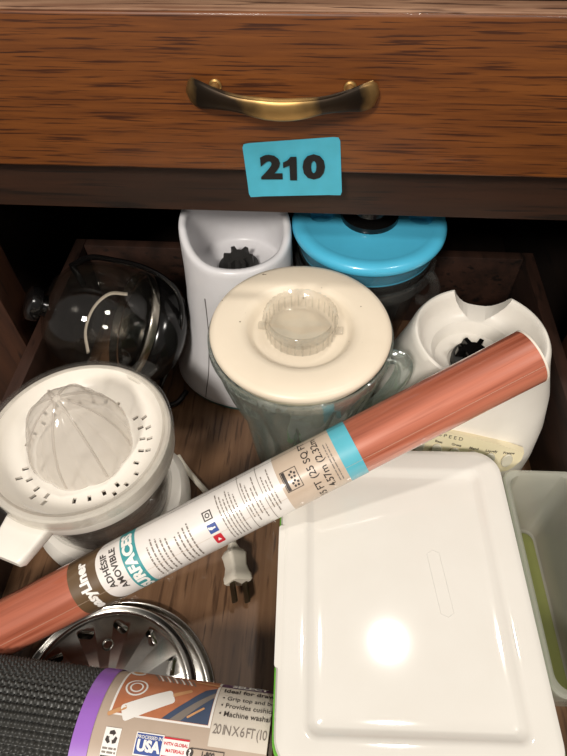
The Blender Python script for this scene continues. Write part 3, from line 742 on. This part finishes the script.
tube([(x, y, 0) for x, y in hexo], 0.00028, 6, True, smooth=0).obj('embossed_outline', 'lid_mark', lidb, 40, Matrix.Translation((0.0265, 0.004, 0.0988)) @ Matrix.Rotation(math.radians(6), 4, 'Z'))

# ------------------------------------------------------------------ translucent tub at the right
tb = empty('plastic_tub', 'frosted clear plastic tub squeezed between storage box and drawer side', 'tub', (0.2085, -0.2050, 0.0005), math.radians(1.5))
o1 = []
for z, hx, hy in ((0.0, 0.0225, 0.070), (0.003, 0.0240, 0.072), (0.05, 0.0255, 0.0755), (0.088, 0.0265, 0.0780), (0.0905, 0.0300, 0.0812), (0.0935, 0.0302, 0.0815), (0.0948, 0.0292, 0.0805), (0.0948, 0.0272, 0.0785), (0.0930, 0.0255, 0.0768), (0.05, 0.0238, 0.0738), (0.004, 0.0222, 0.070), (0.0025, 0.0205, 0.068)):
    o1.append([(x, y, z) for x, y in rrect(hx, hy, 0.010, 6)])
rings(o1).obj('tub_body', 'milky', tb, 40)
rings([[(x, y, z) for x, y in rrect(0.0195, 0.066, 0.008, 6)] for z in (0.0032, 0.0050)]).obj('green_liner', 'milky_green', tb, 40)
for i in range(6):
    lathe([(0.0001, 0.0050), (0.0040, 0.0050), (0.0032, 0.0068), (0.0001, 0.0072)], 16).obj('raised_dot', 'milky_green', tb, 40, Matrix.Translation((-0.006 + 0.012 * (i % 2), 0.028 - 0.018 * (i // 2), 0)))

# ------------------------------------------------------------------ rolls: printing wrapped round a cylinder
def wrap(pts, r, off=0.0): return [(s, (r + off) * math.sin(a / r), (r + off) * math.cos(a / r)) for s, a in pts]
def patch(s0, s1, a0, a1, r, off, ns=2, na=24, edge=None):
    v = []; f = []
    for i in range(ns + 1):
        for j in range(na + 1):
            a = a0 + (a1 - a0) * j / na
            e0 = s0 + (edge(a) if edge else 0.0)
            v.append((e0 + (s1 - e0) * i / ns, a))
    for i in range(ns):
        for j in range(na):
            k = i * (na + 1) + j; f.append((k, k + 1, k + na + 2, k + na + 1))
    return G().add(wrap(v, r, off), f)
def sub2d(v, f, step):
    """split faces so that flat print can bend round the roll"""
    bm = bmesh.new(); bv = [bm.verts.new((x, y, 0)) for x, y in v]
    for q in f:
        try: bm.faces.new([bv[i] for i in q])
        except ValueError: pass
    bmesh.ops.triangulate(bm, faces=list(bm.faces))
    lo = min(p[1] for p in v); hi = max(p[1] for p in v); y = lo + step
    while y < hi - step * 0.2:
        bmesh.ops.bisect_plane(bm, geom=list(bm.verts) + list(bm.edges) + list(bm.faces), plane_co=(0, y, 0), plane_no=(0, 1, 0)); y += step
    bm.verts.index_update()
    o = [(p.co.x, p.co.y) for p in bm.verts], [tuple(p.index for p in q.verts) for q in bm.faces]
    bm.free(); return o

# --- adhesive liner, wood print
RL = Vector((-0.21155, -0.26217, 0.05075)); RR = Vector((0.17609, -0.08526, 0.19055)); rr = 0.0205
rm = frame_matrix(RL, RR - RL, (-0.08665, -0.51994, 0.84980)); rlen = (RR - RL).length
lr = empty('shelf_liner_roll', 'reddish wood-print adhesive liner roll with white label, propped on the box lid', 'liner roll', matrix=rm)
def hcyl(r, ri, s0, s1, n=72, cham=0.0006):
    prof = [(s0, ri), (s0, r - cham), (s0 + cham, r), (s1 - cham, r), (s1, r - cham), (s1, ri)]
    return rings([[(s, q * math.sin(2 * PI * j / n), q * math.cos(2 * PI * j / n)) for j in range(n)] for s, q in prof], False, True)
hcyl(rr, 0.0135, -0.009, rlen, 72).obj('rolled_vinyl', 'liner', lr, 40)
hcyl(0.0134, 0.0118, -0.0085, rlen - 0.0005, 48).obj('paper_core', 'paper', lr, 40)
hcyl(rr + 0.0002, 0.0170, rlen - 0.0012, rlen + 0.0004, 72, 0.0002).obj('end_edge', 'paper', lr, 40)['label'] = 'white cut edge of the roll'
H = PI * rr * 0.78
lb = patch(0.0785, 0.1260, -H, H, rr, 0.00012, 2, 48).obj('brown_band', 'label_brown', lr)
lw = patch(0.1015, 0.2480, -H, H, rr, 0.00022, 2, 48, lambda a: 0.012 * (abs(a) / (PI * rr * 0.5)) ** 3).obj('white_label', 'label_white', lr)
patch(0.2480, 0.2940, -H, H, rr, 0.00022, 2, 48).obj('beige_label', 'label_beige', lr)
lt = patch(0.1225, 0.1350, -H, H, rr, 0.0003, 2, 48).obj('teal_band', 'label_teal', lr)
patch(0.2935, 0.3070, -H, H, rr, 0.0003, 2, 48).obj('cyan_band', 'label_cyan', lr)
def up_text(s, size, s0, a0, m, parent, bold=0.0, off=0.0004, align='CENTER', spacing=1.0, stretch=1.0):
    tv, tf = text2d(s, size, bold, align, spacing)
    pts = [(s0 - y, a0 + x * stretch) for x, y in tv]
    p2, f2 = sub2d(pts, tf, 0.0030)
    return G().add(wrap(p2, rr, off), f2).obj('lettering', m, parent)
up_text('easyLiner', 0.0105, 0.0905, -0.0030, 'print_white', lb, 0.0005, 0.0003, stretch=1.0)
up_text('ADHÉSIF', 0.0068, 0.1090, 0.0020, 'print_dark', lw, 0.00018, 0.0004)
up_text('AMOVIBLE', 0.0068, 0.1163, 0.0005, 'print_dark', lw, 0.00018, 0.0004)
up_text('SURFACES', 0.0108, 0.1288, -0.0020, 'print_white', lt, 0.0006, 0.0005)
up_text('15 FT (25 SQ FT', 0.0074, 0.2720, -0.001, 'print_dark', lr, 0.00008, 0.0004)
up_text('4.57m (2.32m', 0.0074, 0.2808, 0.001, 'print_dark', lr, 0.00008, 0.0004)
def up_print(vf, m, parent, off=0.00045, step=0.003, name='print'):
    v, f = sub2d([(-y, x) for x, y in vf[0]], vf[1], step)
    return G().add(wrap(v, rr, off), f).obj(name, m, parent)
# tiny print: (reading direction = around the roll, rows along the axis)
rows = []
for i, s in enumerate((0.1425, 0.1462, 0.1499, 0.1536, 0.1573)): rows += greek(-0.021, 0.004 + 0.006 * ((i * 7) % 4) / 4, -s, 0.0011)
for i, s in enumerate((0.1640, 0.1677, 0.1714, 0.1751)): rows += greek(-0.022, 0.002 + 0.006 * ((i * 5) % 4) / 4, -s, 0.0011)
up_print(quads2d(rows), 'print_grey', lw, name='small_print')
rows = []
for i, s in enumerate((0.2010, 0.2036, 0.2062, 0.2088, 0.2114, 0.2140)): rows += greek(-0.021, 0.016 - 0.003 * (i % 3), -s, 0.0008)
for i, s in enumerate((0.2215, 0.2241, 0.2275, 0.2301, 0.2370, 0.2396, 0.2422)): rows += greek(-0.012 - 0.005 * (i % 2), 0.016 - 0.004 * (i % 3), -s, 0.0008)
up_print(quads2d(rows), 'print_grey', lw, name='small_print')
up_print(quads2d([(-0.026, 0.026, -0.2196, -0.2192), (-0.026, 0.026, -0.2345, -0.2341)]), 'print_grey', lw, name='rule_line')
# social icons
def at2(vf, x, y): return [(a + x, b + y) for a, b in vf[0]], vf[1]
IS = 0.1915
ig = frame2d(-0.0034, 0.0034, -0.0034, 0.0034, 0.0008)
k = len(ig[0]); q = ring2d(0, 0, 0.0011, 0.0018); ig = (ig[0] + q[0], ig[1] + [tuple(i + k for i in t) for t in q[1]])
up_print(at2(ig, 0.0045, -IS), 'print_dark', lw, name='camera_icon')
fb = up_print(at2(quads2d([(-0.0034, 0.0034, -0.0034, 0.0034)]), -0.0050, -IS), 'print_blue', lw, name='blue_icon')
up_text('f', 0.0068, IS - 0.0002, -0.0048, 'print_white', lw, 0.0003, 0.00062)
up_print(at2((rrect(0.0042, 0.0032, 0.0012, 3), [tuple(range(16))]), -0.0145, -IS), 'print_red', lw, name='red_icon')
up_print(at2(([(-0.0012, -0.0014), (0.0016, 0.0), (-0.0012, 0.0014)], [(0, 1, 2)]), -0.0145, -IS), 'print_white', lw, 0.00062, name='play_mark')
# recycling box and dots
up_print(at2(frame2d(-0.0075, 0.0075, -0.0062, 0.0062, 0.0005), 0.0000, -0.2565), 'print_dark', lr, name='icon_frame')
dots = ([], [])
for i in range(5):
    for cx, cy in ((-0.0035, 0.0), (0.0028, 0.0)):
        a = 2 * PI * i / 5; q = ring2d(cx + 0.0020 * math.cos(a), cy - 0.001 + 0.0020 * math.sin(a), 0.00005, 0.0009, 10); k = len(dots[0])
        dots = (dots[0] + q[0], dots[1] + [tuple(j + k for j in t) for t in q[1]])
up_print(at2(dots, 0.0, -0.2575), 'print_dark', lr, name='recycle_icon')
up_print(at2(quads2d([(-0.0068, 0.0068, 0.0030, 0.0054)]), 0.0, -0.2565), 'print_dark', lr, name='icon_bar')
up_print(quads2d(greek(-0.018, 0.012, -0.2868, 0.0008) + greek(-0.018, 0.012, -0.2892, 0.0008)), 'print_grey', lr, name='small_print')
# film seam along the roll: thin highlight painted pale, and a dark line
patch(-0.008, rlen - 0.002, -0.0105, -0.0103, rr, 0.00055, 1, 1).obj('film_seam', 'label_beige', lr)
patch(-0.008, rlen - 0.002, 0.0215, 0.0218, rr, 0.00055, 1, 1).obj('film_seam', 'print_dark', lr)

# --- black grip liner
gr = 0.0400
gm = frame_matrix((0.0, -0.3287, 0.0532), (1, -0.057, 0), (0, 0, 1))
gl = empty('grip_liner_roll', 'black woven non-slip liner roll with purple-edged printed sleeve', 'liner roll', matrix=gm)
NS, NA = 208, 416
s0, s1 = -0.236, -0.1172
v = []; f = []; hts = []
for i in range(NS + 1):
    s = s0 + (s1 - s0) * i / NS
    for j in range(NA):
        a = 2 * PI * j / NA
        u = s / 0.0046; w = a * 52 / (2 * PI)
        bmp_ = max(0.0, math.cos(PI * (u % 1 - 0.5))) ** 1.5 * max(0.0, math.cos(PI * (w % 1 - 0.5))) ** 1.5
        row = max(0.0, math.cos(PI * (w % 1 - 0.5))) ** 2
        hh = max(bmp_, 0.42 * row); hts.append(hh)
        r = gr - 0.0030 + 0.0036 * hh
        v.append((s, r * math.sin(a), r * math.cos(a)))
for i in range(NS):
    for j in range(NA):
        q = (i * NA + j, i * NA + (j + 1) % NA, (i + 1) * NA + (j + 1) % NA, (i + 1) * NA + j)
        if max(hts[k] for k in q) > 0.10: f.append(q)          # open mesh: the gaps show the layer below
G().add(v, f).obj('woven_grip_mesh', 'mat_black', gl, 180)['kind'] = 'stuff'
hcyl(gr - 0.0032, 0.018, -0.2355, 0.0, 48).obj('inner_roll', 'mat_deep', gl, 40)
sl_ = hcyl(gr + 0.0002, gr - 0.0022, -0.1175, 0.0024, 96, 0.0002).obj('paper_sleeve', 'taupe', gl, 40)
patch(-0.1178, -0.1065, -PI * gr * 0.6, PI * gr * 0.75, gr, 0.0009, 1, 40).obj('purple_edge', 'purple', sl_)
patch(-0.0340, 0.0022, 0.0005, PI * gr * 0.36, gr, 0.00045, 1, 24).obj('pale_panel', 'sleeve_pale', sl_)
patch(-0.1000, -0.0345, 0.0100, PI * gr * 0.48, gr, 0.00045, 1, 24).obj('photo_border', 'print_white', sl_)
ph_ = patch(-0.0985, -0.0360, 0.0112, PI * gr * 0.47, gr, 0.0006, 1, 24).obj('photo_print', 'terracotta', sl_)
def pr2(vf, m, off=0.0008, name='print', step=0.004, parent=None):
    v, f = sub2d(vf[0], vf[1], step)
    return G().add(wrap(v, gr, off), f).obj(name, m, parent or sl_)
def poly(pts): return pts, [tuple(range(len(pts)))]
def rotp(pts, x, y, a): return [(x + p * math.cos(a) - q * math.sin(a), y + p * math.sin(a) + q * math.cos(a)) for p, q in pts]
# the photo: tray, rolling pin, cutter rings, whisk, cup
pr2(poly([(-0.0660, 0.0114), (-0.0362, 0.0114), (-0.0362, 0.0400), (-0.0430, 0.0360), (-0.0520, 0.0250)]), 'slate_print', 0.00075, 'tray_print')
pr2(poly([(-0.0610, 0.0114), (-0.0540, 0.0114), (-0.0362, 0.0300), (-0.0362, 0.0345)]), 'print_grey', 0.0009, 'tray_print')
pr2(poly(rotp(rrect(0.0165, 0.0052, 0.002, 3), -0.0770, 0.0190, 0.50)), 'print_white', 0.00085, 'pin_print')
pr2(poly(rotp(rrect(0.0065, 0.0014, 0.001, 3), -0.0575, 0.0302, 0.50)), 'tan_print', 0.00085, 'pin_handle_print')
pr2(poly(rotp(rrect(0.0060, 0.0013, 0.001, 3), -0.0950, 0.0105 + 0.0020, 0.50)), 'tan_print', 0.00085, 'pin_handle_print')
pr2(poly(rotp(rrect(0.0060, 0.0007, 0.0005, 3), -0.0455, 0.0175, 0.65)), 'tan_print', 0.0010, 'spoon_print')
pr2(ring2d(-0.0885, 0.0300, 0.0062, 0.0074, 28, 0.95), 'print_white', 0.00085, 'ring_print')
pr2(ring2d(-0.0885, 0.0300, 0.0034, 0.0045, 24, 0.95), 'print_white', 0.00085, 'ring_print')
for i in range(11):
    pr2(poly(rotp(rrect(0.0006, 0.0062 - 0.0002 * i, 0.0003, 2), -0.0790 + 0.0026 * i, 0.0455 - 0.0003 * i, 0.5)), 'print_white' if i % 2 else 'print_grey', 0.0009, 'whisk_print')
pr2(poly(rotp(rrect(0.0085, 0.0012, 0.0008, 3), -0.0435, 0.0445, -0.1)), 'tan_print', 0.0009, 'whisk_handle_print')
pr2(ring2d(-0.0935, 0.0480, 0.00005, 0.0050, 20, 0.9), 'print_white', 0.00085, 'cup_print')
pr2(ring2d(-0.0935, 0.0490, 0.00005, 0.0036, 20, 0.8), 'tan_print', 0.00095, 'cup_print')
# lettering on the sleeve
def ptext(s, size, x, y, m='print_dark', bold=0.0, align='LEFT', off=0.0008, spacing=1.0, stretch=1.0, shear=0.0):
    tv, tf = text2d(s, size, bold, align, spacing)
    v, f = sub2d([(x + a + shear * b, y + b * stretch) for a, b in tv], tf, 0.003)
    f = [q for q in f if max(v[k][0] for k in q) < 0.0023]      # the sleeve ends here
    return G().add(wrap(v, gr, off), f).obj('lettering', m, sl_)
patch(-0.0340, 0.0022, 0.0445, 0.0520, gr, 0.0006, 1, 6).obj('dark_band', 'purple_dark', sl_)
ptext('SELECT', 0.0075, -0.0270, 0.0480, 'print_white', 0.0003)
ptext('Ideal for drawers', 0.0062, -0.0315, 0.0390, bold=0.00012, spacing=0.98)
ptext('• Grip top and bottom', 0.0048, -0.0310, 0.0312, bold=0.00004)
ptext('• Provides cushion and', 0.0048, -0.0310, 0.0252, bold=0.00004)
ptext('• Machine washable', 0.0048, -0.0310, 0.0194, bold=0.00004)
ptext('20 IN X 6 FT (10 SQ FT', 0.0062, -0.0328, 0.0098, 'print_grey', 0.0, spacing=0.80, stretch=1.25)
pr2(quads2d([(-0.0780, -0.0618, -0.0085, 0.0022)]), 'print_blue', 0.0006, 'blue_box')
pr2(frame2d(-0.0786, -0.0612, -0.0091, 0.0028, 0.0006), 'print_white', 0.0007, 'box_frame')
ptext('PROCESSED IN', 0.0024, -0.0699, 0.0004, 'print_white', 0.00004, 'CENTER')
ptext('USA', 0.0078, -0.0699, -0.0042, 'print_white', 0.0004, 'CENTER')
pr2(quads2d([(-0.0612, -0.0452, -0.0085, 0.0022)]), 'print_white', 0.0006, 'white_box')
pr2(quads2d([(-0.0612, -0.0452, 0.0012, 0.0022), (-0.0612, -0.0452, -0.0085, -0.0072)]), 'print_red', 0.0007, 'red_rule')
ptext('WITH GLOBAL', 0.0023, -0.0532, -0.0012, 'print_red', 0.00006, 'CENTER')
ptext('MATERIALS', 0.0023, -0.0532, -0.0046, 'print_red', 0.00006, 'CENTER')
pr2(quads2d([(-0.0985, -0.0885, -0.0140, 0.0030)]), 'print_white', 0.0006, 'recycle_card')
for i in range(3):
    a = 2 * PI * i / 3 + PI / 2
    cx, cy = -0.0935 + 0.0024 * math.cos(a), -0.0022 + 0.0024 * math.sin(a)
    pr2(poly(rotp([(-0.0019, -0.0008), (0.0006, -0.0008), (0.0006, -0.0016), (0.0022, 0.0), (0.0006, 0.0016), (0.0006, 0.0008), (-0.0019, 0.0008)], cx, cy, a - PI / 2)), 'print_dark', 0.0008, 'recycle_arrow')
pr2(quads2d(greek(-0.0978, -0.0892, -0.0078, 0.0010) + greek(-0.0978, -0.0892, -0.0098, 0.0010)), 'print_grey', 0.0008, 'small_print')
pr2(quads2d([(-0.0982, -0.0888, -0.0138, -0.0115)]), 'print_dark', 0.0008, 'recycle_bar')
pr2(frame2d(-0.0440, -0.0230, -0.0068, -0.0014, 0.0004), 'print_dark', 0.0007, 'phone_frame')
pr2(ring2d(-0.0440, -0.0041, 0.00005, 0.0022, 18), 'print_dark', 0.0009, 'question_badge')
ptext('?', 0.0042, -0.0440, -0.0041, 'print_white', 0.0002, 'CENTER', 0.0011)
ptext('1-800', 0.0036, -0.0330, -0.0041, 'print_dark', 0.0001, 'CENTER')
